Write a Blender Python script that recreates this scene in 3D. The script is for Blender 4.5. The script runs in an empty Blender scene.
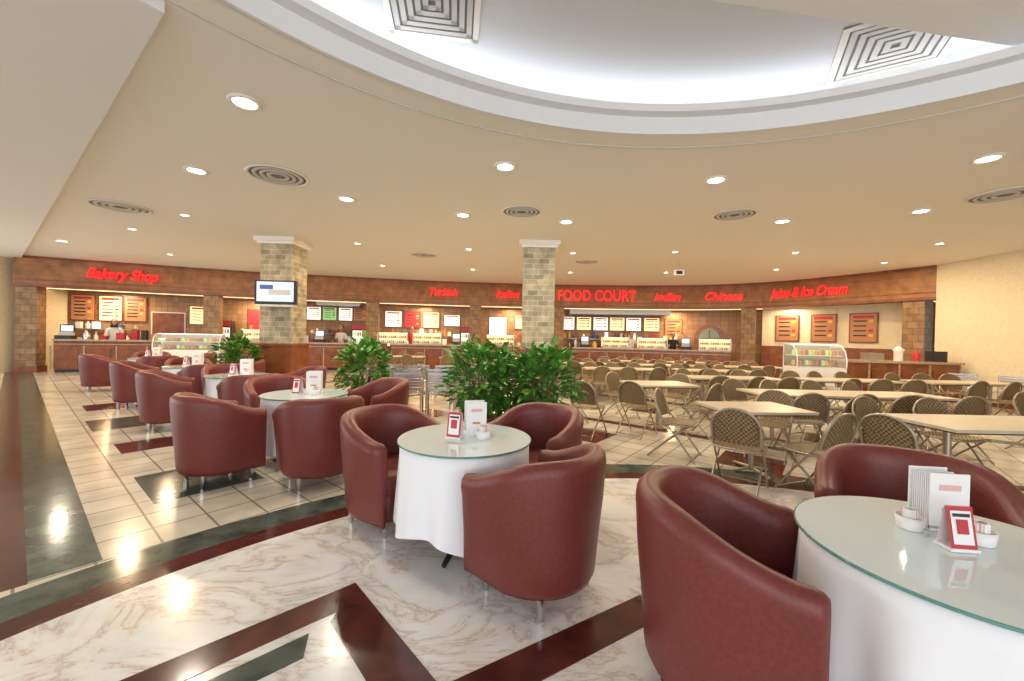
import bpy, math, random, bmesh
from mathutils import Vector, Matrix
random.seed(7)
sc=bpy.context.scene
COL=sc.collection
try:
    sc.view_settings.view_transform='Standard'
except Exception: pass
pi=math.pi
# ---------------- materials ----------------
def mat(name,col,rough=.5,metal=0,emit=None,es=0,spec=.5,coat=0):
    m=bpy.data.materials.new(name); m.use_nodes=True
    b=m.node_tree.nodes['Principled BSDF']
    b.inputs['Base Color'].default_value=(*col,1)
    b.inputs['Roughness'].default_value=rough
    b.inputs['Metallic'].default_value=metal
    b.inputs['Specular IOR Level'].default_value=spec
    b.inputs['Coat Weight'].default_value=coat
    if emit:
        b.inputs['Emission Color'].default_value=(*emit,1)
        b.inputs['Emission Strength'].default_value=es
    return m
def N(m,t,**k):
    n=m.node_tree.nodes.new(t)
    for a,v in k.items(): setattr(n,a,v)
    return n
def L(m,a,b): m.node_tree.links.new(a,b)
def P(m): return m.node_tree.nodes['Principled BSDF']
def ramp(m,stops):
    r=N(m,'ShaderNodeValToRGB'); e=r.color_ramp.elements
    e[0].position=stops[0][0]; e[0].color=(*stops[0][1],1)
    e[1].position=stops[-1][0]; e[1].color=(*stops[-1][1],1)
    for p,c in stops[1:-1]:
        x=e.new(p); x.color=(*c,1)
    return r
def noisy(m,c1,c2,scale,detail=5,bump=0):
    tc=N(m,'ShaderNodeTexCoord'); no=N(m,'ShaderNodeTexNoise')
    no.inputs['Scale'].default_value=scale; no.inputs['Detail'].default_value=detail
    L(m,tc.outputs['Object'],no.inputs['Vector'])
    r=ramp(m,[(.35,c1),(.65,c2)]); L(m,no.outputs['Fac'],r.inputs['Fac'])
    L(m,r.outputs['Color'],P(m).inputs['Base Color'])
    if bump:
        b=N(m,'ShaderNodeBump'); b.inputs['Strength'].default_value=bump; b.inputs['Distance'].default_value=.01
        L(m,no.outputs['Fac'],b.inputs['Height']); L(m,b.outputs['Normal'],P(m).inputs['Normal'])
    return m
def walluv(m,k=1.0):
    tc=N(m,'ShaderNodeTexCoord'); s=N(m,'ShaderNodeSeparateXYZ'); c=N(m,'ShaderNodeCombineXYZ')
    mul=N(m,'ShaderNodeMath',operation='MULTIPLY'); mul.inputs[1].default_value=k
    ad=N(m,'ShaderNodeMath',operation='ADD')
    L(m,tc.outputs['Object'],s.inputs[0]); L(m,s.outputs['Y'],mul.inputs[0])
    L(m,s.outputs['X'],ad.inputs[0]); L(m,mul.outputs[0],ad.inputs[1])
    L(m,ad.outputs[0],c.inputs['X']); L(m,s.outputs['Z'],c.inputs['Y'])
    return c.outputs[0]
def brick(m,vec,c1,c2,cm,w,h,mortar=.01,offset=.5,var=None):
    b=N(m,'ShaderNodeTexBrick'); b.offset=offset
    b.inputs['Color1'].default_value=(*c1,1); b.inputs['Color2'].default_value=(*c2,1); b.inputs['Mortar'].default_value=(*cm,1)
    b.inputs['Scale'].default_value=1; b.inputs['Brick Width'].default_value=w; b.inputs['Row Height'].default_value=h
    b.inputs['Mortar Size'].default_value=mortar; b.inputs['Mortar Smooth'].default_value=.1
    L(m,vec,b.inputs['Vector'])
    if var:
        no=N(m,'ShaderNodeTexNoise'); no.inputs['Scale'].default_value=var; no.inputs['Detail'].default_value=6
        tc=N(m,'ShaderNodeTexCoord'); L(m,tc.outputs['Object'],no.inputs['Vector'])
        r=ramp(m,[(.3,(.6,.58,.55)),(.7,(1.2,1.2,1.2))]); L(m,no.outputs['Fac'],r.inputs['Fac'])
        mx=N(m,'ShaderNodeMix',data_type='RGBA',blend_type='MULTIPLY'); mx.inputs[0].default_value=.8
        L(m,b.outputs['Color'],mx.inputs[6]); L(m,r.outputs['Color'],mx.inputs[7])
        L(m,mx.outputs[2],P(m).inputs['Base Color'])
    else: L(m,b.outputs['Color'],P(m).inputs['Base Color'])
    return b

M={}
M['leather']=noisy(mat('maroon_leather',(.16,.032,.028),.42,spec=.4),(.145,.028,.023),(.178,.037,.030),60,3,.03)
M['chrome']=mat('brushed_steel',(.6,.6,.6),.25,1)
M['steel']=mat('kitchen_steel',(.45,.43,.4),.35,.8)
M['cloth']=mat('white_cloth',(.86,.87,.9),.85)
M['glass']=mat('frosted_glass_top',(.68,.78,.80),.05,0,coat=.5)
M['glassrim']=mat('glass_rim',(.10,.27,.23),.08)
M['white']=mat('white_plastic',(.85,.85,.84),.4)
M['red']=mat('red_print',(.5,.03,.04),.4)
M['pink']=mat('paper_pink',(.75,.45,.42),.6)
M['dark']=mat('dark_plastic',(.02,.02,.022),.4)
M['wicker']=mat('woven_cane',(.3,.22,.12),.6)
m=M['wicker']; tc=N(m,'ShaderNodeTexCoord'); ch=N(m,'ShaderNodeTexChecker'); ch.inputs['Scale'].default_value=48
ch.inputs['Color1'].default_value=(.29,.20,.095,1); ch.inputs['Color2'].default_value=(.09,.055,.022,1)
L(m,tc.outputs['Object'],ch.inputs['Vector']); L(m,ch.outputs['Color'],P(m).inputs['Base Color'])
M['alu']=mat('aluminium_tube',(.40,.34,.26),.35,.8)
M['laminate']=noisy(mat('table_laminate',(.6,.5,.36),.3),(.56,.47,.34),(.64,.55,.42),8,4)
M['wood']=noisy(mat('counter_wood',(.25,.08,.03),.3),(.17,.05,.02),(.27,.09,.035),4,6)
M['granite']=noisy(mat('counter_granite',(.45,.35,.22),.15),(.25,.17,.1),(.6,.45,.3),40,6)
M['ceil']=mat('ceiling_paint',(.83,.81,.76),.8)
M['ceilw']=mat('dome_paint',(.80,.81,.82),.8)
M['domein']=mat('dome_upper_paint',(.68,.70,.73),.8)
M['trimw']=mat('trim_white',(.85,.83,.78),.5)
M['cream']=noisy(mat('cream_wallpaper',(.75,.66,.46),.8),(.74,.65,.46),(.80,.71,.53),15,4)
m=M['stone']=mat('column_stone',(.4,.36,.27),.6)
brick(m,walluv(m),(.44,.38,.26),(.24,.22,.16),(.5,.45,.34),.26,.125,.008,.5,5)
m=M['fascia']=mat('fascia_stone',(.3,.15,.06),.5)
brick(m,walluv(m,.5),(.38,.17,.06),(.30,.125,.045),(.20,.095,.04),.6,.32,.006,.5,4)
m=M['pilaster']=mat('pilaster_stone',(.3,.2,.1),.5)
brick(m,walluv(m),(.36,.22,.11),(.22,.13,.06),(.18,.1,.05),.25,.2,.01,.5,5)
m=M['shopwall']=mat('shop_tile',(.5,.3,.14),.4)
brick(m,walluv(m,.5),(.40,.23,.11),(.27,.15,.07),(.20,.11,.055),.2,.2,.008,0)
m=M['marble']=mat('white_marble',(.8,.78,.74),.18)
tc=N(m,'ShaderNodeTexCoord'); mp=N(m,'ShaderNodeMapping'); mp.inputs['Rotation'].default_value=(0,0,.5); mp.inputs['Scale'].default_value=(1,1.8,1)
L(m,tc.outputs['Object'],mp.inputs['Vector'])
n1=N(m,'ShaderNodeTexNoise'); n1.inputs['Scale'].default_value=1.5; n1.inputs['Detail'].default_value=9; n1.inputs['Roughness'].default_value=.64; n1.inputs['Distortion'].default_value=.9
L(m,mp.outputs[0],n1.inputs['Vector'])
r1=ramp(m,[(.36,(.86,.85,.84)),(.44,(.83,.81,.79)),(.488,(.76,.70,.64)),(.503,(.56,.48,.42)),(.518,(.76,.71,.66)),(.56,(.82,.81,.79)),(.66,(.87,.865,.86))])
L(m,n1.outputs['Fac'],r1.inputs['Fac'])
n2=N(m,'ShaderNodeTexNoise'); n2.inputs['Scale'].default_value=1.6; n2.inputs['Detail'].default_value=6; L(m,tc.outputs['Object'],n2.inputs['Vector'])
r2=ramp(m,[(.36,(1,.95,.90)),(.48,(1,1,1)),(.64,(.82,.845,.88))]); L(m,n2.outputs['Fac'],r2.inputs['Fac'])
mx=N(m,'ShaderNodeMix',data_type='RGBA',blend_type='MULTIPLY'); mx.inputs[0].default_value=.85
L(m,r1.outputs['Color'],mx.inputs[6]); L(m,r2.outputs['Color'],mx.inputs[7]); L(m,mx.outputs[2],P(m).inputs['Base Color'])
m=M['tile']=mat('cream_floor_tile',(.7,.62,.5),.18)
tc=N(m,'ShaderNodeTexCoord'); mp=N(m,'ShaderNodeMapping'); mp.inputs['Rotation'].default_value=(0,0,math.radians(38.7))
L(m,tc.outputs['Object'],mp.inputs['Vector'])
brick(m,mp.outputs[0],(.70,.65,.54),(.63,.58,.47),(.26,.22,.17),.33,.33,.008,0,2)
M['green']=noisy(mat('green_marble',(.05,.08,.06),.14),(.035,.055,.045),(.105,.125,.10),6,7)
M['maroon']=noisy(mat('maroon_marble',(.13,.02,.02),.14),(.055,.013,.010),(.115,.028,.02),5,6)
M['leaf']=noisy(mat('leaf_green',(.03,.13,.02),.4),(.03,.14,.012),(.14,.35,.05),9,3)
M['bark']=mat('bark',(.12,.08,.04),.8)
M['pot']=noisy(mat('terracotta_pot',(.3,.12,.06),.6),(.2,.08,.04),(.34,.15,.08),8,4)
M['soil']=mat('soil',(.04,.025,.015),.9)
M['lamp']=mat('lamp_disc',(1,1,1),.5,emit=(1,.93,.78),es=14)
M['cove']=mat('cove_strip',(1,1,1),.5,emit=(.98,.98,1),es=3.6)
M['warmstrip']=mat('shop_strip',(1,1,1),.5,emit=(1,.62,.28),es=3)
M['screen']=mat('tv_screen',(.1,.1,.12),.1,emit=(.75,.85,1),es=1.1)
M['signred']=mat('sign_red',(.7,.01,.01),.4,emit=(1,.015,.02),es=1.15)
M['litwhite']=mat('lit_panel_white',(.8,.8,.75),.4,emit=(1,.93,.78),es=1.1)
M['litwarm']=mat('lit_panel_warm',(.8,.6,.3),.4,emit=(1,.7,.35),es=1.2)
M['litgreen']=mat('lit_panel_green',(.2,.5,.2),.4,emit=(.35,.7,.25),es=.6)
M['sage']=mat('sage_glass',(.22,.28,.21),.3)
M['grey']=mat('vent_grey',(.58,.57,.55),.5)
M['ventdark']=mat('vent_dark',(.16,.155,.15),.6)
M['skin']=mat('skin',(.5,.27,.17),.5)
M['hair']=mat('hair',(.015,.01,.008),.5)
M['shirtw']=mat('white_shirt',(.8,.8,.8),.8)
M['trouser']=mat('dark_cloth',(.03,.03,.04),.8)
m=M['cglass']=mat('case_glass',(.75,.85,.85),.03); P(m).inputs['Alpha'].default_value=.2
M['tan']=mat('tan_print',(.40,.18,.08),.5,emit=(.5,.22,.09),es=.2)
M['blue']=mat('blue_print',(.05,.12,.4),.5)
M['yellow']=mat('yellow_print',(.8,.5,.06),.5)
M['bread']=mat('pastry',(.5,.25,.08),.6)

# ---------------- mesh builder ----------------
class MB:
    def __init__(s): s.v=[];s.f=[];s.mi=[];s.sm=[];s.mats=[]
    def idx(s,m):
        if m not in s.mats: s.mats.append(m)
        return s.mats.index(m)
    def add(s,vs,fs,m,smooth=False,T=None):
        o=len(s.v); k=s.idx(m)
        for v in vs:
            v=Vector(v)
            if T is not None: v=T@v
            s.v.append(v)
        for f in fs: s.f.append([i+o for i in f]); s.mi.append(k); s.sm.append(smooth)
    def box(s,c,d,m,rz=0,T=None):
        x,y,z=d[0]/2,d[1]/2,d[2]/2
        R=Matrix.Translation(c)@Matrix.Rotation(rz,4,'Z')
        if T is not None: R=T@R
        vs=[(a*x,b*y,e*z) for a in(-1,1) for b in(-1,1) for e in(-1,1)]
        s.add(vs,[(0,1,3,2),(4,6,7,5),(0,4,5,1),(2,3,7,6),(0,2,6,4),(1,5,7,3)],m,False,R)
    def tube(s,path,r,m,n=8,T=None,caps=True):
        path=[Vector(p) for p in path]; rs=r if isinstance(r,(list,tuple)) else [r]*len(path)
        vs=[];fs=[]
        up=None
        for i,p in enumerate(path):
            t=(path[min(i+1,len(path)-1)]-path[max(i-1,0)]).normalized()
            if up is None:
                a=Vector((0,0,1)) if abs(t.z)<.9 else Vector((1,0,0))
                up=(a-t*a.dot(t)).normalized()
            else: up=(up-t*up.dot(t)).normalized()
            b=t.cross(up)
            for k in range(n):
                an=2*pi*k/n; vs.append(p+(up*math.cos(an)+b*math.sin(an))*rs[i])
        for i in range(len(path)-1):
            for k in range(n):
                k2=(k+1)%n; fs.append((i*n+k,i*n+k2,(i+1)*n+k2,(i+1)*n+k))
        s.add(vs,fs,m,True,T)
        if caps:
            s.add(vs[:n],[tuple(range(n))[::-1]],m,False,T); s.add(vs[-n:],[tuple(range(n))],m,False,T)
    def lathe(s,prof,m,n=32,c=(0,0,0),smooth=True,T=None,cap0=True,cap1=True):
        vs=[];fs=[]
        for r,z in prof:
            for k in range(n):
                a=2*pi*k/n; vs.append((c[0]+r*math.cos(a),c[1]+r*math.sin(a),c[2]+z))
        for i in range(len(prof)-1):
            for k in range(n):
                k2=(k+1)%n; fs.append((i*n+k,i*n+k2,(i+1)*n+k2,(i+1)*n+k))
        s.add(vs,fs,m,smooth,T)
        if cap0: s.add(vs[:n],[tuple(range(n))[::-1]],m,False,T)
        if cap1: s.add(vs[-n:],[tuple(range(n))],m,False,T)
    def prism(s,poly,z0,z1,m,T=None):
        n=len(poly); vs=[(x,y,z0) for x,y in poly]+[(x,y,z1) for x,y in poly]
        fs=[tuple(range(n))[::-1],tuple(range(n,2*n))]+[(i,(i+1)%n,n+(i+1)%n,n+i) for i in range(n)]
        s.add(vs,fs,m,False,T)
    def strip(s,pin,pout,z0,z1,m):
        n=len(pin); vs=[]
        for a,b in zip(pin,pout): vs+=[(a[0],a[1],z0),(b[0],b[1],z0),(b[0],b[1],z1),(a[0],a[1],z1)]
        fs=[]
        for i in range(n-1):
            o=i*4
            for k in range(4):
                k2=(k+1)%4; fs.append((o+k,o+4+k,o+4+k2,o+k2))
        fs+= [(0,1,2,3),(n*4-4,n*4-1,n*4-2,n*4-3)]
        s.add(vs,fs,m)
    def mesh(s,name):
        me=bpy.data.meshes.new(name); me.from_pydata([tuple(v) for v in s.v],[],s.f)
        for k in s.mats: me.materials.append(M[k])
        for p,mi,sm in zip(me.polygons,s.mi,s.sm): p.material_index=mi; p.use_smooth=sm
        me.validate(); me.update()
        bm=bmesh.new(); bm.from_mesh(me); bmesh.ops.recalc_face_normals(bm,faces=bm.faces); bm.to_mesh(me); bm.free()
        return me
    def obj(s,name,loc=(0,0,0),rz=0): return put(s.mesh(name),name,loc,rz)
def put(me,name,loc=(0,0,0),rz=0,sc_=1,parent=None):
    o=bpy.data.objects.new(name,me); o.location=loc; o.rotation_euler=(0,0,rz)
    o.scale=(sc_,)*3 if not isinstance(sc_,tuple) else sc_
    COL.objects.link(o)
    if parent: o.parent=parent
    return o
def face(x,y,tx,ty): return math.atan2(-(tx-x),ty-y)

CX,CY=1.5,-.1
# ---------------- floor ----------------
fl=MB(); n=160
def ringf(mb,r0,r1,z,m,flip=False):
    vs=[];fs=[]
    for k in range(n):
        a=2*pi*k/n; c,s_=math.cos(a),math.sin(a)
        vs+=[(CX+r0*c,CY+r0*s_,z),(CX+r1*c,CY+r1*s_,z)]
    for k in range(n):
        k2=(k+1)%n; fs.append((2*k,2*k+1,2*k2+1,2*k2))
    mb.add(vs,fs,m)
fl.add([(CX+4.38*math.cos(2*pi*k/n),CY+4.38*math.sin(2*pi*k/n),0) for k in range(n)],[tuple(range(n))],'marble')
ringf(fl,4.38,4.56,0,'maroon'); ringf(fl,4.56,4.86,0,'green'); ringf(fl,4.86,30,0,'tile')
fl.obj('floor')
d1=Vector((-.78,.626)).normalized(); d2=Vector((.626,.78)).normalized()
inl=MB()
def pq(p,q): v=d1*p+d2*q; return (v.x,v.y)
def rect(p0,p1,q0,q1,m,z=.003): inl.prism([pq(p0,q0),pq(p1,q0),pq(p1,q1),pq(p0,q1)],0,z,m)
def quad(pts,m,z=.003): inl.prism(pts,0,z,m)
rect(3.65,22,.05,.36,'green'); rect(3.62,22,-.22,.05,'maroon')
rect(4.5,5.45,.75,1.6,'green'); rect(6.6,7.2,.8,1.5,'maroon'); rect(8.3,9.3,.7,1.6,'green')
rect(10.4,11.2,.8,1.5,'maroon')
for p in (7.9,11.8): rect(p,p+.22,1.9,14,'green')
rect(3.9,13,3.1,3.35,'green'); rect(-3,13,6.6,6.8,'maroon'); rect(-6,10,9.6,9.9,'green')
for p,q in ((5.6,4.6),(2.6,5.2),(.4,5.4),(-1.6,5.6),(-.4,7.6),(-3.4,7.2),(2.6,8.1)): rect(p,p+.7,q,q+.7,'maroon')
quad([(-.91,2.38),(-2.0,1.33),(-2.0,1.08),(-.91,2.13)],'maroon')
quad([(-.91,2.38),(-.05,1.44),(-.36,1.44),(-.91,2.05)],'maroon')
quad([(-.98,1.97),(-1.75,1.22),(-1.75,1.06),(-.93,1.82)],'green')
quad([(-.28,1.68),(.78,2.32),(.78,2.10),(-.16,1.53)],'maroon')
quad([(.78,2.32),(1.75,1.35),(1.5,1.3),(.78,2.03)],'maroon')
inl.obj('floor_inlay')

# ---------------- ceiling ----------------
ce=MB()
ringf(ce,4.6,30,3.8,'ceil'); ringf(ce,4.6,30,3.9,'ceil')
ce.obj('ceiling')
dm=MB()
dm.lathe([(4.62,3.80),(4.60,3.80),(4.60,4.0),(4.48,4.0),(4.48,4.08),(5.05,4.08),(5.05,4.45)],'ceilw',160,(CX,CY,0),False,cap0=False,cap1=False)
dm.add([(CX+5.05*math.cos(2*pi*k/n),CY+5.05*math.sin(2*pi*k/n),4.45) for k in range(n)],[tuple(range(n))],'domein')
dm.lathe([(4.60,3.79),(4.56,3.79),(4.56,3.83),(4.60,3.83)],'ceilw',160,(CX,CY,0),False,cap0=False,cap1=False)
dm.lathe([(4.8,4.095),(4.98,4.095)],'cove',160,(CX,CY,0),False,cap0=False,cap1=False)
dm.obj('ceiling_dome')
tr=MB(); tr.lathe([(4.90,3.80),(4.90,3.79),(4.885,3.79),(4.885,3.80)],'grey',160,(CX,CY,0),False,cap0=False,cap1=False); tr.obj('trim_1')
so=MB(); poly=[]
a0=math.atan2(3.0,-4.1)
for k in range(40):
    a=a0+(math.radians(250)-a0)*k/39; poly.append((CX+4.94*math.cos(a),CY+4.94*math.sin(a)))
poly+=[(-3,-9),(-24,-9),(-24,19.1),( -2.6-17.7,2.9+13.3)]
so.prism(poly,3.72,3.80,'ceilw'); so.obj('ceiling_soffit')
bp=MB(); bp.box((0,0,0),(7,1.6,.3),'ceilw'); bp.obj('ceiling_panel',(3.2,2.56,4.3),math.radians(8))

dl=MB(); dl.lathe([(.15,0),(.15,-.012),(.11,-.02),(.105,-.004)],'trimw',24,cap0=False,cap1=False)
dl.lathe([(.105,-.006),(.0001,-.006)],'lamp',24,cap0=False,cap1=False); dlm=dl.mesh('recessed_downlight')
near=[(-2.73,4.02),(-4.59,5.75),(-2.88,6.83),(-.14,5.4),(-.98,7.6),(1.03,7.9),(2.86,5.7),(5.08,7.57),(5.76,4.88),(6.95,6.83),(-12.0,10.6)]
far=[(-8.8,9.2),(-6.6,8.0),(-4.0,10.2),(-1.2,10.6),(1.6,10.8),(4.2,10.4),(7.2,10.2),(9.6,9.0),(-10.5,12.2),(-7.6,12.6),(-4.4,13.4),(-1.4,13.8),(2.0,14),(5.2,13.6),(8.3,12.6),(10.4,11.2)]
def area(x,y,z,size,w,col,rot=(0,0,0),shape='DISK',sy=None):
    l=bpy.data.lights.new('downlight_or_fill_lamp','AREA'); l.shape=shape; l.size=size
    if sy: l.size_y=sy
    l.energy=w; l.color=col
    o=bpy.data.objects.new('downlight_or_fill_lamp',l); o.location=(x,y,z); o.rotation_euler=rot; COL.objects.link(o); return o
for i,(x,y) in enumerate(near+far):
    put(dlm,'recessed_downlight',(x,y,3.8),0,1 if i<len(near) else .65)
    area(x,y,3.77,.2,38 if i<len(near) else 58,(1,.88,.69) if i<len(near) else (1,.74,.45))
rv=MB()
for r in (.42,.33,.24,.15): rv.lathe([(r,-.004),(r-.01,-.022),(r-.045,-.016),(r-.05,-.004)],'grey' if r<.4 else 'trimw',32,cap0=False,cap1=False)
rv.lathe([(.42,-.002),(.001,-.002)],'ventdark',32,cap0=False,cap1=False); rvm=rv.mesh('round_air_vent')
for x,y,s in ((-3.5,5.9,1),(.13,7.34,.9),(4.0,7.26,.9),(7.4,6.03,1),(-7.45,7.55,1.1),(-2.6,11.5,.9),(2.2,12,.9)): put(rvm,'round_air_vent',(x,y,3.8),0,s)
sv=MB()
sv.box((0,0,-.003),(.86,.86,.006),'ventdark')
for k,r in enumerate((.43,.36,.29,.22,.15,.08)):
    w_=.055 if k==0 else .048
    for sx,sy,dx,dy in ((2*r,w_,0,r-w_/2),(2*r,w_,0,-r+w_/2),(w_,2*r,r-w_/2,0),(w_,2*r,-r+w_/2,0)):
        sv.box((dx,dy,-.010),(sx,sy,.012),'trimw' if k==0 else 'grey')
svm=sv.mesh('square_air_vent')
put(svm,'square_air_vent',(-.77,3.55,4.45),math.radians(8)); put(svm,'square_air_vent',(3.70,3.93,4.45),math.radians(-30),1.12)

# ---------------- columns ----------------
def column(x,y,w,skirt):
    c=MB(); c.box((0,0,1.9),(w,w,3.8),'stone')
    c.box((0,0,3.75),(w+.22,w+.22,.1),'trimw'); c.box((0,0,3.67),(w+.12,w+.12,.06),'trimw')
    if skirt:
        c.box((0,0,.58),(w+.10,w+.10,1.16),'wood'); c.box((0,0,1.18),(w+.16,w+.16,.06),'wood'); c.box((0,0,.08),(w+.15,w+.15,.16),'wood')
    else: c.box((0,0,.08),(w+.08,w+.08,.16),'wood')
    c.obj('stone_column',(x,y,0))
column(-5.78,10.08,.75,True); column(.62,9.9,.75,True)
tv=MB(); tv.box((0,0,0),(.94,.09,.56),'dark'); tv.box((0,-.047,.015),(.84,.006,.46),'screen'); tv.box((0,.18,0),(.12,.28,.12),'dark')
tv.box((.1,-.049,.0),(.5,.004,.12),'grey'); tv.box((-.2,-.049,.12),(.3,.004,.1),'blue')
tv.box((0,-.02,-.31),(.86,.08,.05),'grey')
tv.obj('wall_television',(-5.55,9.35,2.42),.05)

# ---------------- shop front curve ----------------
CP=[(-16.05,12.8),(-13,14.2),(-9.9,15.5),(-8.1,15.95),(-3.1,17),(.6,17.3),(3.8,17.25),(7.2,16.7),(9.6,15.5),(11.0,13.7),(12.1,11.4)]
def cr(p0,p1,p2,p3,t):
    return tuple(.5*((2*b)+(-a+c)*t+(2*a-5*b+4*c-d)*t*t+(-a+3*b-3*c+d)*t**3) for a,b,c,d in zip(p0,p1,p2,p3))
CV=[]
for i in range(len(CP)-1):
    p0=CP[max(i-1,0)];p3=CP[min(i+2,len(CP)-1)]
    for k in range(8): CV.append(cr(p0,CP[i],CP[i+1],p3,k/8))
CV.append(CP[-1])
def nrm(i):
    a=Vector(CV[max(i-1,0)]);b=Vector(CV[min(i+1,len(CV)-1)]); d=(b-a).normalized(); return Vector((-d.y,d.x))
def off(o,x0=-99,x1=99): return [tuple(Vector(CV[i])+nrm(i)*o) for i in range(len(CV)) if x0<=CV[i][0]<=x1]
def at(X,o=0):
    for i in range(len(CV)-1):
        if CV[i][0]<=X<=CV[i+1][0]:
            t=(X-CV[i][0])/(CV[i+1][0]-CV[i][0]); p=Vector(CV[i]).lerp(Vector(CV[i+1]),t)
            d=(Vector(CV[i+1])-Vector(CV[i])).normalized()
            return p+Vector((-d.y,d.x))*o, math.atan2(d.y,d.x)
fa=MB(); fa.strip(off(0),off(.3),2.85,3.8,'fascia')
fa.strip(off(-.05),off(0.0),2.82,2.90,'wood'); fa.strip(off(-.04),off(0),3.72,3.8,'wood'); fa.strip(off(-.02),off(0),3.02,3.05,'wood')
fa.obj('wall_fascia')
bw=MB(); bw.strip(off(1.8),off(1.95),0,3.8,'shopwall'); bw.obj('wall_back')
sc2=MB(); sc2.strip(off(.3),off(1.8),2.86,2.92,'pilaster')
sc2.strip(off(1.05),off(1.2),2.85,2.86,'warmstrip'); sc2.obj('ceiling_shops')
w=MB(); w.box((-16.45,13.9,1.9),(.2,2.6,3.8),'cream'); w.box((-21.5,13.4,1.9),(9.8,.2,3.8),'cream'); w.obj('wall_left')
w=MB(); w.box((12.2,1.2,1.9),(.2,20.4,3.8),'cream'); w.obj('wall_right')
w=MB(); w.box((12.07,1.2,.08),(.04,20.2,.16),'wood'); w.obj('baseboard_right')
for X in (-15.8,-11.3,-8.9,-5.8,-1.6,2.0,9.3,11.9):
    p,a=at(X,.28); q=MB(); q.box((0,0,1.42),(.5,.5,2.84),'pilaster',0); q.box((0,0,.1),(.56,.56,.2),'wood')
    q.obj('shop_pilaster',(p.x,p.y,0),a)
def counter(x0,x1,o0=-.15,o1=.55,h=1.05,front='wood'):
    c=MB(); c.strip(off(o0,x0,x1),off(o1,x0,x1),.1,h,front); c.strip(off(o0-.08,x0,x1),off(o1,x0,x1),h,h+.06,'granite')
    c.strip(off(o0+.06,x0,x1),off(o1,x0,x1),0,.1,'dark')
    c.strip(off(o0-.03,x0,x1),off(o0,x0,x1),h-.12,h-.09,'granite')
    X=x0+.3
    while X<x1-.4:
        p,a=at(X,o0-.01); c.box((p.x,p.y,.5),(.04,.03,.78),'granite',a); p,a=at(X+.375,o0-.01); c.box((p.x,p.y,.5),(.5,.02,.6),'wood',a); X+=.75
    c.obj('serving_counter')
counter(-15.5,-12.4); counter(-11,-9.2); counter(-8.6,-6.1); counter(-5.5,-1.9); counter(-1.3,1.7); counter(2.3,9.0)
def panel(name,X,z,w_,h,m,o=1.77,fr='wood',bars=None):
    p,a=at(X,o); q=MB(); q.box((0,0,0),(w_+.08,.04,h+.08),fr); q.box((0,-.025,0),(w_,.02,h),m)
    if bars:
        q.box((0,-.04,h*.40),(w_*.8,.01,h*.10),'red')
        for k in range(bars):
            z_=h*.25-(k)*h*.7/bars
            q.box((-w_*.12,-.04,z_),(w_*.5,.01,h*.045),'dark'); q.box((w_*.30,-.04,z_),(w_*.16,.01,h*.09),('yellow','tan','red')[k%3])
    q.obj(name,(p.x,p.y,z),a)
for X,mm in ((-15.2,'tan'),(-14.5,'litwarm'),(-13.85,'tan')): panel('menu_board',X,2.25,.62,.9,mm,bars=5)
panel('wooden_door',-12.95,1.1,1.0,2.1,'wood',fr='trimw')
panel('menu_board',-12.05,2.1,.6,.7,'litwarm',bars=4)
for X,mm in ((-10.3,'red'),(-9.7,'tan')): panel('poster',X,2.0,.5,.8,mm)
for X,mm in ((-8.4,'litwhite'),(-7.75,'litgreen'),(-7.1,'litwhite'),(-6.5,'tan')): panel('menu_board',X,2.35,.55,.55,mm,bars=4)
for X,mm in ((-5.1,'litwhite'),(-4.3,'red'),(-3.5,'litwarm')): panel('menu_board',X,2.2,.7,.7,mm,bars=4)
panel('lit_window',-.6,1.7,.8,1.4,'litwhite'); panel('menu_board',-2.6,2.2,.7,.5,'litwhite',bars=3)
panel('menu_board',.6,2.2,.8,.6,'litwarm',bars=4)
for k in range(6): panel('menu_board',2.6+.72*k,2.2,.66,.6,'litwhite' if k%2==0 else 'litwarm',bars=3)
panel('menu_board',7.0,2.0,.7,.9,'tan',bars=4)
p,a=at(8.2,1.76); q=MB()
arch=[(-.5,0),(.5,0)]+[(.5*math.cos(t),1.6+.5*math.sin(t)) for t in [pi*k/14 for k in range(15)]]
T=Matrix.Rotation(pi/2,4,'X')
q.prism([(x*1.2,y*1.05) for x,y in arch],0,.06,'wood',T); q.prism([(x*.85,y*.98) for x,y in arch],.04,.09,'sage',T)
q.box((0,-.11,1.6),(.85,.02,.04),'wood'); q.box((0,-.11,1.0),(.04,.02,2.0),'wood'); q.box((0,-.11,.9),(.85,.02,.1),'wood')
q.obj('arched_door',(p.x,p.y,0),a)
w=MB(); w.strip(off(.93,9.6,11.95),off(1.0,9.6,11.95),0,2.85,'cream'); w.strip(off(.90,9.6,11.95),off(.93,9.6,11.95),0,1.35,'wood'); w.obj('wall_partition')
for X in (10.1,10.7,11.25): panel('poster',X,2.05,.72,.95,'tan',o=.89,bars=4)
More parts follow.
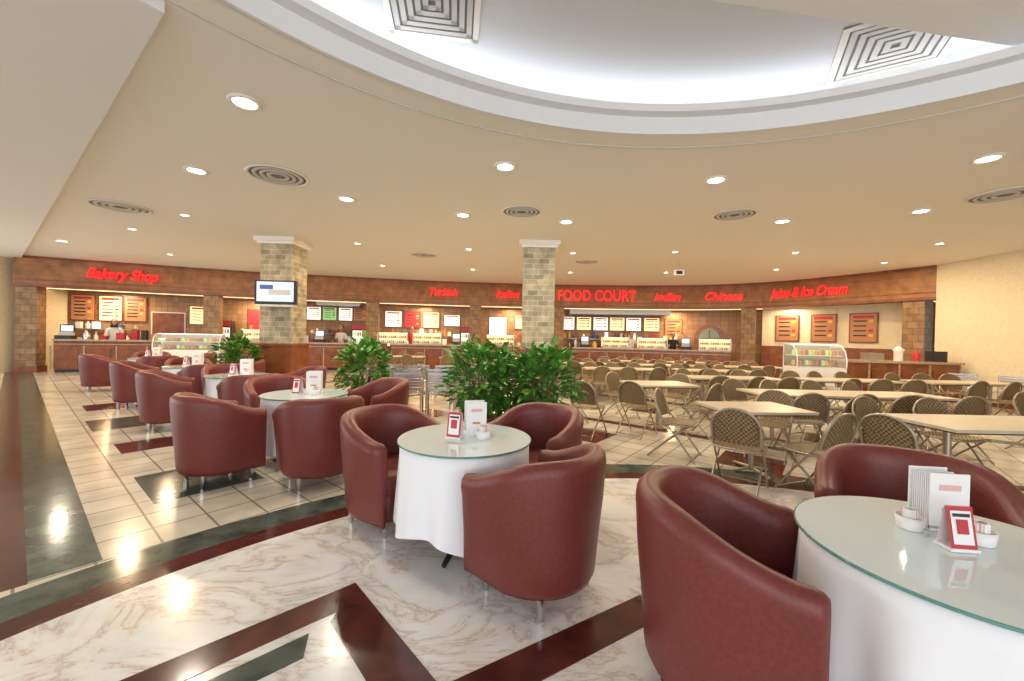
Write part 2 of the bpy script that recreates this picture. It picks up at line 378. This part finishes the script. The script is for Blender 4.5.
# back-bar shelving, hoods, fridges
bb=MB()
for x0,x1 in ((-15.4,-13.6),(-10.6,-9.2),(-8.6,-6.9),(-5.5,-2.4),(.2,1.1),(2.3,7.6)):
    bb.strip(off(1.3,x0,x1),off(1.74,x0,x1),0,.92,'steel'); bb.strip(off(1.26,x0,x1),off(1.74,x0,x1),.92,.96,'granite')
    bb.strip(off(1.5,x0,x1),off(1.74,x0,x1),1.45,1.48,'steel')
    X=x0+.2
    while X<x1-.15:
        for z0,hm in ((.96,.42),(1.48,.34)):
            if z0>1 and random.random()<.12: continue
            p,a=at(X+random.uniform(-.03,.03),1.6); h=random.uniform(.14,hm); mm=random.choice(['white','steel','dark','red','yellow','litwarm','bread','tan','blue','litwhite'])
            if random.random()<.5: bb.box((p.x,p.y,z0+h/2),(random.uniform(.10,.18),.2,h),mm,a)
            else: bb.lathe([(.06,0),(.07,h*.6),(.03,h*.8),(.03,h)],mm,10,(p.x,p.y,z0))
        X+=.2
bb.strip(off(.9,2.6,7.0),off(1.5,2.6,7.0),2.62,2.82,'steel'); bb.strip(off(.9,-8.4,-6.3),off(1.5,-8.4,-6.3),2.68,2.82,'steel')
bb.obj('back_bar_shelving')
fr=MB(); fr.box((0,0,.95),(.75,.6,1.9),'dark'); fr.box((0,-.31,1.78),(.7,.02,.2),'red'); fr.box((0,-.305,.92),(.62,.01,1.4),'litwhite')
for j in range(5):
    fr.box((0,-.315,.28+.28*j),(.62,.02,.015),'steel')
    for k in range(7): fr.lathe([(.03,0),(.032,.12),(.012,.16),(.012,.19)],('red','yellow','blue','bread','litgreen')[(j+k//2)%5],8,(-.26+.087*k,-.34,.29+.28*j))
frm=fr.mesh('drinks_fridge')
for X in (-11.2,-6.35,-1.9,1.55):
    p,a=at(X,1.1); put(frm,'drinks_fridge',(p.x,p.y,0),a)

def sign(txt,X,z,size,wid,shear=.35,o=-.09):
    c=bpy.data.curves.new('shop_sign','FONT'); c.body=txt; c.size=size; c.extrude=.03; c.shear=shear; c.offset=.007
    c.align_x='CENTER'; c.align_y='CENTER'; c.materials.append(M['signred'])
    p,a=at(X,o); o_=bpy.data.objects.new('shop_sign',c); COL.objects.link(o_)
    o_.location=(p.x,p.y,z); o_.rotation_euler=(pi/2,0,a)
    bpy.context.view_layer.update(); w0=o_.dimensions.x
    if w0>0: o_.scale=(wid/w0,1,1)
sign('Bakery Shop',-13.6,3.35,.48,1.9)
sign('Turkish',-3.0,3.32,.44,1.15); sign('Italian',-.25,3.32,.44,1.0); sign('FOOD COURT',3.6,3.32,.64,3.3,0); sign('Indian',6.5,3.3,.44,1.05)
sign('Chinese',8.5,3.3,.45,1.35); sign('Juice & Ice Cream',10.6,3.33,.48,2.4)
ex=MB(); ex.box((0,0,0),(.3,.05,.16),'white'); ex.box((0,-.03,0),(.18,.01,.1),'dark'); ex.tube([(0,0,.08),(0,0,.3)],.01,'grey')
ex.obj('exit_sign',(4.9,11.8,3.5))

# glass display cases
def case(base):
    dc=MB(); B=.8 if base else .0
    if base: dc.box((0,0,.4),(1.9,.75,.8),'white'); dc.box((0,-.38,.25),(1.8,.01,.25),'grey')
    else: dc.box((0,0,.02),(1.9,.75,.04),'steel')
    prof=[(-.38,0),(-.38,.2),(-.30,.4),(-.12,.53),(.15,.56),(.37,.56),(.37,0)]
    prof=[(y,z+B+(.04 if not base else 0)) for y,z in prof]
    for sx in (-.94,.94):
        dc.add([(sx,y,z) for y,z in prof],[tuple(range(7))],'cglass')
        dc.tube([(sx,y,z) for y,z in prof],.018,'white',6)
    for k in range(5):
        (y0,z0),(y1,z1)=prof[k],prof[k+1]
        dc.add([(-.94,y0,z0),(.94,y0,z0),(.94,y1,z1),(-.94,y1,z1)],[(0,1,2,3)],'cglass')
    dc.box((0,.05,B+.28),(1.84,.5,.015),'white'); dc.box((0,.37,B+.3),(1.88,.02,.5),'litwarm' if not base else 'steel')
    dc.box((0,.1,B+.55),(1.88,.1,.03),'litwhite')
    for k in range(14):
        for z in (B+.04,B+.29): dc.lathe([(.001,.13),(.04,.12),(.06,.05),(.052,0)],('bread','red','yellow','bread','litgreen')[(k*3+int(z*9))%5],10,(-.85+.13*k,-.05,z),cap1=False,cap0=False)
    return dc.mesh('pastry_display_case')
dcm=case(True); dct=case(False)
p,a=at(-11.7,-.62); put(dcm,'pastry_display_case',(p.x,p.y,0),a)
rc=MB(); rc.box((0,0,.5),(3.0,.7,1.0),'wood'); rc.box((0,0,1.03),(3.1,.8,.06),'granite')
for k in range(4): rc.box((-1.12+.75*k,-.36,.5),(.6,.02,.7),'wood')
for k in range(5): rc.box((-1.48+.74*k,-.37,.5),(.04,.03,.95),'granite')
rc.box((-.4,0,1.16),(.35,.35,.2),'steel'); rc.lathe([(.1,0),(.1,.25),(.13,.3),(.02,.4)],'white',14,(.3,.05,1.06)); rc.lathe([(.08,0),(.09,.2),(.03,.28)],'red',14,(.75,.05,1.06)); rc.box((1.2,0,1.2),(.3,.3,.28),'dark')
rc.obj('serving_counter',(10.4,11.0,0),math.radians(-6))
put(dcm,'pastry_display_case',(8.05,10.6,.0),math.radians(-8),(.62,.9,1.08))
cases=(-9.9,-3.6,-5.0,-.5,4.5,6.0,8.3)
for X in cases:
    p,a=at(X,.18); put(dct,'pastry_display_case',(p.x,p.y,1.11),a,(.62,.8,.8))
def register(X,o=.2):
    p,a=at(X,o); q=MB(); q.box((0,0,.06),(.4,.4,.12),'dark'); q.box((0,.05,.18),(.3,.2,.12),'grey'); q.box((0,.1,.36),(.36,.05,.26),'dark'); q.box((0,.07,.36),(.3,.01,.2),'screen')
    q.tube([(0,.1,.1),(0,.1,.3)],.03,'grey'); q.obj('cash_register',(p.x,p.y,1.11),a)
regs=(-15.0,-7.8,-2.4,.6,3.2,7.3)
staff=((-14.1,.16,'shirtw'),(-7.1,0,'shirtw'),(-4.28,0,'red'),(5.25,0,'shirtw'),(6.9,0,'trouser'))
for X in regs: register(X)
blocked=[(k,.38) for k in regs]+[(k,.72) for k in cases]+[(-8.9,.6),(-5.8,.6),(-1.6,.6),(2,.6),(-11.7,.95)]+[(s[0],.3) for s in staff]
ci=MB(); X=-15.3
while X<8.9:
    if not any(abs(X-k)<d for k,d in blocked):
        p,a=at(X,random.uniform(.05,.35)); t=random.random(); h=random.uniform(.15,.45)
        mm=random.choice(['white','dark','chrome','steel','red','tan','bread','yellow'])
        if t<.5: ci.box((p.x,p.y,1.11+h/2),(random.uniform(.12,.24),.2,h),mm,a)
        else: ci.lathe([(.09,0),(.1,h*.6),(.05,h*.8),(.05,h)],mm,12,(p.x,p.y,1.11))
    X+=.27
ci.obj('counter_items')
for X in (-14.2,-10.2,-7.3,-3.8,0,4,7,10.2):
    p,a=at(X,1.15 if X<9 else .5); area(p.x,p.y,2.80,.5,66 if X<9 else 40,(1,.72,.42),(0,0,a),'DISK')

# ---------------- tub armchair ----------------
def smooth(t): t=max(0,min(1,t)); return t*t*(3-2*t)
def tub():
    b=MB(); path=[]
    for k in range(5): path.append(((.33,.22-.055*k),(1,0)))
    for k in range(1,24):
        a=-pi*k/24; path.append(((.33*math.cos(a),.33*math.sin(a)),(math.cos(a),math.sin(a))))
    for k in range(5): path.append(((-.33,.0+.055*k),(-1,0)))
    secs=[]
    def sec(c,nn,H,sh=1,dy=0):
        S=[(.0,.12),(.02,.16),(.035,.35),(.058,.58),(.07,H-.07),(.065,H-.03),(.04,H-.004),(.01,H),(-.02,H-.01),(-.04,H-.04),(-.05,H-.1),(-.05,.5),(-.05,.35),(-.04,.12)]
        zc=.42; oc=.01
        return [(c[0]+nn[0]*(oc+(o-oc)*sh),c[1]+nn[1]*(oc+(o-oc)*sh)+dy, z if z<.2 else (zc+(z-zc)*(1-(1-sh)*.12))) for o,z in S]
    def HH(y): return .70+.15*smooth((.22-y)/.50)
    c,nn=path[0]
    secs.append(sec(c,nn,.70,.35,.036)); secs.append(sec(c,nn,.70,.8,.022))
    for c,nn in path: secs.append(sec(c,nn,HH(c[1])))
    c,nn=path[-1]
    secs.append(sec(c,nn,.70,.8,.022)); secs.append(sec(c,nn,.70,.35,.036))
    K=14; vs=[v for s_ in secs for v in s_]; fs=[]
    for i in range(len(secs)-1):
        for k in range(K):
            k2=(k+1)%K; fs.append((i*K+k,i*K+k2,(i+1)*K+k2,(i+1)*K+k))
    fs.append(tuple(range(K))); fs.append(tuple(range(len(vs)-K,len(vs)))[::-1])
    b.add(vs,fs,'leather',True)
    D=[(.295,.20)]+[(.295*math.cos(-pi*k/20),.295*math.sin(-pi*k/20)) for k in range(21)]+[(-.295,.20)]+[(-.295+.59*k/8,.20+.07*math.sin(pi*k/8)) for k in range(1,8)]
    nD=len(D); vs=[];fs=[]
    for z,s_ in ((.12,.97),(.14,1),(.30,1),(.305,.985),(.315,1),(.40,1.0),(.43,.96),(.445,.88),(.45,.5)):
        vs+=[(x*s_,y*s_,z) for x,y in D]
    for i in range(8):
        for k in range(nD):
            k2=(k+1)%nD; fs.append((i*nD+k,i*nD+k2,(i+1)*nD+k2,(i+1)*nD+k))
    fs.append(tuple(range(nD))[::-1]); fs.append(tuple(range(8*nD,9*nD)))
    b.add(vs,fs,'leather',True)
    for x,y in ((.24,.17),(-.24,.17),(.22,-.22),(-.22,-.22)):
        b.lathe([(.014,0),(.016,.01),(.028,.125)],'chrome',12,(x,y,0))
    return b.mesh('tub_armchair')
tubm=tub()
def cloth_table():
    b=MB(); n_=144; vs=[];fs=[]
    R=[(.3,.752,0),(.445,.752,0),(.458,.745,0)]+[(.458+.012*f,.745-f*.56,f) for f in [k/9 for k in range(1,10)]]
    for r,z,f in R:
        for k in range(n_):
            a=2*pi*k/n_
            w_=math.sin(9*a+.6*math.sin(3*a))*.6+math.sin(14*a+1.3)*.4
            rr=r+f**.8*.038*w_ ; zz=z+f*(.045*math.sin(4*a+.7)+.012*w_)
            vs.append((rr*math.cos(a),rr*math.sin(a),zz))
    for i in range(len(R)-1):
        for k in range(n_):
            k2=(k+1)%n_; fs.append((i*n_+k,i*n_+k2,(i+1)*n_+k2,(i+1)*n_+k))
    fs.append(tuple(range(n_))[::-1]); b.add(vs,fs,'cloth',True)
    b.lathe([(.470,.757),(.475,.760),(.475,.766),(.470,.769)],'glassrim',64,cap0=True,cap1=False)
    b.lathe([(.470,.769),(.001,.7695)],'glass',64,cap0=False,cap1=False)
    b.tube([(0,0,.04),(0,0,.74)],.035,'chrome',12)
    for k in range(4):
        a=pi/2*k+.4; b.tube([(0,0,.09),(.2*math.cos(a),.2*math.sin(a),.05),(.33*math.cos(a),.33*math.sin(a),.018)],[.03,.024,.016],'dark',8)
    return b.mesh('round_dining_table')
ctm=cloth_table()
def table(x,y,rz=0,s=1): put(ctm,'round_dining_table',(x,y,0),rz,(s,s,1))
def tubat(x,y,tx,ty,d=0,s=1.035): put(tubm,'tub_armchair',(x,y,0),face(x,y,tx,ty)+math.radians(d),s)
T1=(1.63,1.42);T2=(-.32,2.86);T3=(-2.45,4.75);T4=(-4.5,6.6);T5=(-6.5,8.1);T6=(-9.2,10.2)
for k,t in enumerate((T1,T2,T3,T4,T5,T6)): table(*t,k*.9,1.04 if k==0 else 1)
tubat(.965,1.68,*T1,-8,1.02); tubat(2.15,2.12,*T1)
tubat(.17,2.40,*T2,0,1.01); tubat(-.93,3.22,*T2); tubat(.22,3.46,*T2)
tubat(-2.94,4.06,*T3); tubat(-1.93,4.06,*T3); tubat(-1.80,5.40,*T3); tubat(-3.15,5.42,*T3)
tubat(-5.20,6.10,*T4); tubat(-3.88,5.98,*T4,0); tubat(-5.15,7.27,*T4); tubat(-3.8,7.22,*T4)
tubat(-7.20,7.7,*T5); tubat(-5.9,8.77,*T5); tubat(-7.15,8.82,*T5); tubat(-5.8,7.6,*T5)
tubat(-9.85,9.6,*T6); tubat(-8.55,10.87,*T6); tubat(-9.85,10.92,*T6); tubat(-8.5,9.6,*T6)

def menu_stand():
    b=MB()
    b.box((0,0,.006),(.10,.07,.012),'white')
    vs=[(-.045,-.03,.012),(.045,-.03,.012),(.045,-.004,.16),(-.045,-.004,.16),(-.045,.03,.012),(.045,.03,.012),(.045,.004,.16),(-.045,.004,.16)]
    b.add(vs[:4]+vs[4:],[(0,1,2,3),(3,2,6,7)],'red'); b.add(vs,[(4,7,6,5)],'white')
    def lay(x0,x1,t0,t1,m,e):
        def pt(x,t): return (x,-.03+.026*t-e,.012+.148*t)
        b.add([pt(x0,t0),pt(x1,t0),pt(x1,t1),pt(x0,t1)],[(0,1,2,3)],m)
    lay(-.035,.035,.1,.9,'white',.002); lay(-.02,.02,.35,.7,'red',.004); lay(-.03,.03,.76,.84,'dark',.004)
    return b.mesh('menu_stand')
def napkin():
    b=MB()
    b.box((0,0,.01),(.13,.09,.02),'white'); b.box((0,-.042,.11),(.13,.006,.20),'white'); b.box((0,.042,.11),(.13,.006,.20),'white')
    for k in range(9): b.box((0,-.034+.0085*k,.105+.004*(k%3)),(.115,.004,.18),'cloth')
    b.box((0,-.0465,.16),(.07,.002,.02),'pink'); b.box((0,-.0465,.08),(.05,.002,.012),'tan')
    return b.mesh('napkin_holder')
def caddy():
    b=MB(); b.lathe([(.038,0),(.04,.005),(.046,.05),(.043,.05),(.036,.008)],'white',20,cap1=False)
    for k in range(12):
        a=k*.9; b.box((.02*math.cos(a),.02*math.sin(a),.048),(.004,.028,.06),'white' if k%3 else 'pink',a)
    return b.mesh('sugar_caddy')
ms,nk,cd=menu_stand(),napkin(),caddy()
def items(t,dx=.12,dy=.1,s=1):
    z=.771; put(nk,'napkin_holder',(t[0]+dx,t[1]+dy,z),.25,s); put(ms,'menu_stand',(t[0]+dx-.13,t[1]+dy-.13,z),-.3,s); put(cd,'sugar_caddy',(t[0]+dx+.07,t[1]+dy-.13,z),0,s)
items(T2,.06,.1,1.15)
z=.771
put(nk,'napkin_holder',(1.73,1.60,z),-.1,1.08); put(ms,'menu_stand',(1.62,1.43,z),-.1,.95); put(cd,'sugar_caddy',(1.60,1.58,z),0,1.0); put(cd,'sugar_caddy',(1.75,1.47,z),1,1.0)
for t in (T3,T4,T5,T6): items(t,.08,.05,1.25)

# ---------------- bistro chair ----------------
def bistro():
    b=MB()
    for sx in (-.22,.22):
        b.tube([(sx,.27,0),(sx,.05,.30),(sx*.98,-.13,.52),(sx*.95,-.20,.68)],.011,'alu',8)
        b.tube([(sx*.92,-.30,0),(sx*.92,-.05,.24),(sx*.92,.2,.445)],.011,'alu',8)
    b.tube([(-.22,.24,.04),(.22,.24,.04)],.008,'alu',6); b.tube([(-.2,-.27,.04),(.2,-.27,.04)],.008,'alu',6)
    hoop=[]
    for k in range(15):
        a=pi*k/14; hoop.append((.215*math.cos(a),-.20-.05*math.sin(a),.66+.19*math.sin(a)))
    hoop=[(.21,-.15,.5)]+hoop+[(-.21,-.15,.5)]
    b.tube(hoop,.013,'alu',8)
    vs=[];fs=[];nx,nz=10,7
    for j in range(nz+1):
        for i in range(nx+1):
            u=-1+2*i/nx; zt=.66+.19*math.sqrt(max(0,1-u*u)); z0=.50; z=z0+(zt-z0)*j/nz
            vs.append((.212*u,-.15-.05*(z-.5)/.17*.6-.035*(1-u*u),z))
    for j in range(nz):
        for i in range(nx): o=j*(nx+1)+i; fs.append((o,o+1,o+nx+2,o+nx+1))
    b.add(vs,fs,'wicker',True)
    sq=[]
    for k in range(28):
        a=2*pi*k/28; c,s_=math.cos(a),math.sin(a); e=.55
        sq.append((.22*math.copysign(abs(c)**e,c),.03+.21*math.copysign(abs(s_)**e,s_)))
    nS=28; vs=[];fs=[]
    for z,s_ in ((.435,.98),(.445,1.02),(.458,1.0),(.455,.9),(.445,.4)): vs+=[(x*s_,y*s_,z) for x,y in sq]
    for i in range(4):
        for k in range(nS): k2=(k+1)%nS; fs.append((i*nS+k,i*nS+k2,(i+1)*nS+k2,(i+1)*nS+k))
    fs+=[tuple(range(nS))[::-1],tuple(range(4*nS,5*nS))]
    b.add(vs,fs,'wicker',True)
    b.tube([(x*1.02,y*1.02,.44) for x,y in sq+[sq[0]]],.011,'alu',6,caps=False)
    return b.mesh('bistro_chair')
bcm=bistro()
def rtable(x,y,l,w_,rz=0):
    b=MB(); b.box((0,0,.735),(l,w_,.03),'laminate'); b.box((0,0,.712),(l-.04,w_-.04,.016),'dark')
    n_=1 if l<1.3 else 2
    for k in range(n_):
        px=0 if n_==1 else (-l/2+.35 if k==0 else l/2-.35)
        b.tube([(px,-.0,.02),(px,0,.71)],.03,'alu',10)
        b.tube([(px,-w_*.42,.015),(px,0,.05),(px,w_*.42,.015)],.018,'alu',8); b.tube([(px-.2,0,.015),(px,0,.05),(px+.2,0,.015)],.018,'alu',8)
        b.box((px,0,.7),(.3,.3,.012),'alu')
    b.obj('laminate_dining_table',(x,y,0),rz)
def bc(x,y,tx,ty,d=0): put(bcm,'bistro_chair',(x,y,0),face(x,y,tx,ty)+math.radians(d))
rtable(2.80,4.60,1.0,.72,.1)
bc(2.32,4.02,2.75,4.7,-8); bc(3.02,3.90,2.85,4.7,8); bc(2.15,5.15,2.8,4.7); bc(3.40,5.2,2.8,4.6)
rtable(5.0,6.0,2.8,.72,0)
for x in (3.95,4.6,5.3,6.0): bc(x,5.38,x+.1,6,random.uniform(-12,12)); bc(x-.1,6.64,x,6,random.uniform(-12,12))
rtable(5.0,3.95,2.0,.78,0)
for x in (4.4,5.15): bc(x,4.66,x,4,random.uniform(-14,14))
bc(3.68,3.75,5,3.95,10)
rtable(2.55,6.9,1.1,.75,.1)
for x,y in ((2.0,6.3),(3.0,6.25),(2.1,7.55),(3.1,7.5)): bc(x,y,2.55,6.9)
bc(1.2,6.2,1.7,6.9); bc(1.15,7.3,1.7,7.2)
for ry,xs in ((8.3,(4.6,7.0,9.4)),(10.2,(2.8,5.2)),(12.0,(2.4,4.8,7.2)),(13.8,(-4.0,-1.5,1.5,4.0,6.4))):
    for x in xs:
        rtable(x,ry,1.9,.7,0)
        for dx in (-.62,0,.62):
            bc(x+dx,ry-.62,x+dx,ry,random.uniform(-12,12)); bc(x+dx,ry+.62,x+dx,ry,random.uniform(-12,12))
bc(8.75,6.3,8.0,5.9)
rtable(7.9,4.9,1.6,.72,0); bc(7.5,5.55,7.5,5); bc(8.2,5.55,8.2,5)
sl=MB()
for sx in (-.24,.24):
    sl.tube([(sx,.24,0),(sx,.24,.62),(sx,-.2,.64)],.014,'chrome',8); sl.tube([(sx,-.24,0),(sx,-.2,.45),(sx,-.27,.82)],.014,'chrome',8); sl.tube([(sx,-.2,.43),(sx,.24,.43)],.012,'chrome',8)
for k in range(7): sl.box((0,-.18+.065*k,.44),(.48,.05,.012),'chrome')
for k in range(6): sl.box((0,-.215-.011*k,.52+.055*k),(.48,.012,.04),'chrome')
slm=sl.mesh('slatted_metal_chair')
for k,(x,y) in enumerate(((10.95,9.75),(11.55,9.2),(11.6,8.4),(11.6,7.6))): put(slm,'slatted_metal_chair',(x,y,0),2.0)
for k in range(4):
    put(slm,'slatted_metal_chair',(-2.7+.60*k,8.3,0),.1); put(slm,'slatted_metal_chair',(-2.75+.62*k,9.3,0),.1)
for k in range(3): put(slm,'slatted_metal_chair',(-1.9+.6*k,7.4,0),.15)

# ---------------- plants ----------------
def plant(seed,w_,h,nleaf):
    random.seed(seed); b=MB()
    b.lathe([(.15,0),(.17,.02),(.22,.36),(.24,.36),(.24,.41),(.21,.41),(.20,.37)],'pot',24,cap1=False)
    b.lathe([(.205,.375),(.001,.385)],'soil',24,cap0=False,cap1=False)
    for k in range(11):
        a=random.uniform(0,2*pi); r=random.uniform(.1,w_*.8); zt=h*random.uniform(.55,.92)
        b.tube([(.05*math.cos(a),.05*math.sin(a),.37),(r*.35*math.cos(a),r*.35*math.sin(a),.37+(zt-.37)*.55),(r*math.cos(a),r*math.sin(a),zt)],[.014,.010,.005],'bark',6)
    vs=[];fs=[]
    for k in range(nleaf):
        th=random.uniform(0,2*pi); u=random.uniform(-.9,1); rr=random.uniform(.45,1)**.6*(1+.22*math.sin(3*th+seed)+.12*math.sin(7*u+seed))
        cx=w_*rr*math.sqrt(1-u*u)*math.cos(th); cy=w_*rr*math.sqrt(1-u*u)*math.sin(th); cz=.42+(h-.42)*(.5+.5*u*min(rr,1.12))
        l=random.uniform(.10,.19); wd=l*.30
        out=Vector((cx,cy,(cz-(.42+h)/2)*.8+.1)).normalized()
        d=(out+Vector((random.uniform(-.7,.7),random.uniform(-.7,.7),random.uniform(-.5,.5)))).normalized()
        s_=d.cross(Vector((random.uniform(-.3,.3),random.uniform(-.3,.3),1))).normalized(); up=s_.cross(d)
        c=Vector((cx,cy,cz)); o=len(vs)
        vs+=[c,c+d*l*.35+s_*wd+up*.012,c+d*l*.75+s_*wd*.75-up*.002,c+d*l-up*.03,c+d*l*.75-s_*wd*.75-up*.002,c+d*l*.35-s_*wd+up*.012,c+d*l*.5-up*.008]
        fs+=[(o,o+1,o+6),(o+1,o+2,o+6),(o+2,o+3,o+6),(o+3,o+4,o+6),(o+4,o+5,o+6),(o+5,o,o+6)]
    b.add(vs,fs,'leaf',False)
    return b.mesh('potted_ficus')
pa,pb=plant(3,.42,1.40,560),plant(5,.38,1.33,500)
put(pa,'potted_ficus',(-.44,5.55,0),0,.98); put(pb,'potted_ficus',(.03,5.62,0),1,.93); put(pa,'potted_ficus',(.46,5.5,0),2,.96)
put(pb,'potted_ficus',(-2.55,6.95,0),.5,1.02); put(pb,'potted_ficus',(-6.15,9.0,0),3,1)
random.seed(11)
# ---------------- people ----------------
def skinobj(name,verts,edges,radii,m,parent,sub=2):
    me=bpy.data.meshes.new(name); me.from_pydata(verts,edges,[]); me.materials.append(M[m])
    o=bpy.data.objects.new(name,me); COL.objects.link(o); o.parent=parent
    mo=o.modifiers.new('skin','SKIN'); mo.use_smooth_shade=True
    for i,r in enumerate(radii):
        sv_=me.skin_vertices[0].data[i]; sv_.radius=r if isinstance(r,tuple) else (r,r)
    me.skin_vertices[0].data[0].use_root=True
    s_=o.modifiers.new('sub','SUBSURF'); s_.levels=sub; s_.render_levels=sub
    return o
def person(name,loc,rz,hairlen,shirt='shirtw'):
    e=bpy.data.objects.new(name,None); COL.objects.link(e); e.location=loc; e.rotation_euler=(0,0,rz)
    v=[(0,0,.95),(0,0,1.12),(0,0,1.32),(0,0,1.42),(.17,0,1.38),(.22,.0,1.16),(.17,-.14,1.22),(-.17,0,1.38),(-.22,.0,1.16),(-.16,-.14,1.22)]
    ed=[(0,1),(1,2),(2,3),(3,4),(4,5),(5,6),(3,7),(7,8),(8,9)]
    skinobj('torso',v,ed,[(.15,.11),(.125,.095),(.155,.11),(.09,.075),.06,.045,.033,.06,.045,.033],shirt,e)
    v=[(0,0,.95),(.09,0,.86),(.10,-.01,.48),(.10,.01,.10),(.10,-.12,.05),(-.09,0,.86),(-.10,-.01,.48),(-.10,.01,.10),(-.10,-.12,.05)]
    skinobj('legs',v,[(0,1),(1,2),(2,3),(3,4),(0,5),(5,6),(6,7),(7,8)],[(.155,.115),.09,.062,.045,.035,.09,.062,.045,.035],'trouser',e)
    skinobj('neck',[(0,.0,1.42),(0,-.01,1.52)],[(0,1)],[.052,.048],'skin',e)
    for sx in (1,-1):
        c=Vector((.17 if sx>0 else -.16,-.14,1.22)); hv=[tuple(c),tuple(c+Vector((0,-.06,-.015)))]; he=[(0,1)]; hr=[(.024,.02),(.034,.014)]
        for k,(fx,l) in enumerate(((-.026,.062),(-.009,.075),(.009,.07),(.026,.055))):
            b0=c+Vector((fx,-.085,-.018)); i=len(hv); hv+=[tuple(b0),tuple(b0+Vector((fx*.2,-l*.55,-.006))),tuple(b0+Vector((fx*.2,-l,-.025)))]; he+=[(1,i),(i,i+1),(i+1,i+2)]; hr+=[.009,.008,.007]
        i=len(hv); hv+=[tuple(c+Vector((-.035*sx,-.045,-.02))),tuple(c+Vector((-.05*sx,-.08,-.03)))]; he+=[(0,i),(i,i+1)]; hr+=[.01,.008]
        skinobj('hand_r' if sx>0 else 'hand_l',hv,he,hr,'skin',e,1)
    h=MB(); T=Matrix.Translation((0,-.015,1.635))
    h.lathe([(.001,-.125),(.035,-.118),(.058,-.09),(.07,-.04),(.077,.01),(.076,.05),(.06,.09),(.03,.115),(.001,.12)],'skin',20,T=T@Matrix.Diagonal((1,1.2,1,1)),cap0=False,cap1=False)
    h.tube([(0,-.088,.01),(0,-.108,-.02),(0,-.095,-.03)],[.006,.013,.008],'skin',8,T=T)
    for sx in (-1,1):
        h.lathe([(.001,-.01),(.009,-.005),(.011,0),(.009,.005),(.001,.01)],'white',8,(.028*sx,-.083,.005),T=T,cap0=False,cap1=False)
        h.lathe([(.001,-.005),(.005,0),(.001,.005)],'hair',8,(.028*sx,-.093,.005),T=T,cap0=False,cap1=False)
        h.lathe([(.001,-.03),(.012,-.015),(.014,.01),(.001,.028)],'skin',8,(.078*sx,.01,0),T=T,cap0=False,cap1=False)
        h.box((.028*sx,-.092,.028),(.03,.008,.006),'hair',T=T)
    h.box((0,-.088,-.06),(.045,.012,.012),'red',T=T)
    h.lathe([(.085,-.02 if not hairlen else -hairlen),(.09,.02),(.087,.06),(.066,.105),(.03,.13),(.001,.134)],'hair',20,T=T@Matrix.Translation((0,.028,0))@Matrix.Diagonal((1,1.08,1,1)),cap0=False,cap1=False)
    put(h.mesh('head'),'head',(0,0,0),0,1,e)
    return e
for k,(X,hl,sh) in enumerate(staff):
    p,a=at(X,.86); o=person('cashier' if k in (0,3) else 'food_server',(p.x,p.y,0),a+(.4,-.2,.1,.3,-.1)[k],hl,sh); o.scale=(1.05,1.05,1.05)

wb=MB()
for k in range(10): wb.box((-20+3.6*k,-9,1.9),(.25,.2,3.8),'trimw')
wb.box((-4,-9,3.6),(34,.2,.4),'trimw'); wb.box((-4,-9,.15),(34,.2,.3),'trimw'); wb.obj('window_1')

# ---------------- lights ----------------
o=area(-1,-7.5,2.2,16,620,(.94,.96,1),(pi/2,0,0),'RECTANGLE',3.0); o.name='window_daylight'
o=area(-17,4,2.2,12,380,(.97,.98,1),(pi/2,0,-pi/2),'RECTANGLE',3.0); o.name='window_daylight_side'
area(-17.5,11.8,3.6,.3,70,(1,.85,.6))  # warm fill lamp without a fixture, added to brighten the left-edge wall
w=bpy.data.worlds.new('World'); sc.world=w; w.use_nodes=True
bg=w.node_tree.nodes['Background']; bg.inputs[0].default_value=(.97,.98,1,1); bg.inputs[1].default_value=1.3

cam=bpy.data.cameras.new('camera'); cam.lens=14; cam.sensor_width=36; cam.clip_start=.05; cam.clip_end=200
co=bpy.data.objects.new('camera',cam); COL.objects.link(co); co.location=(0,0,1.5)
co.rotation_euler=(math.radians(89.45),math.radians(-1.2),0)
sc.camera=co
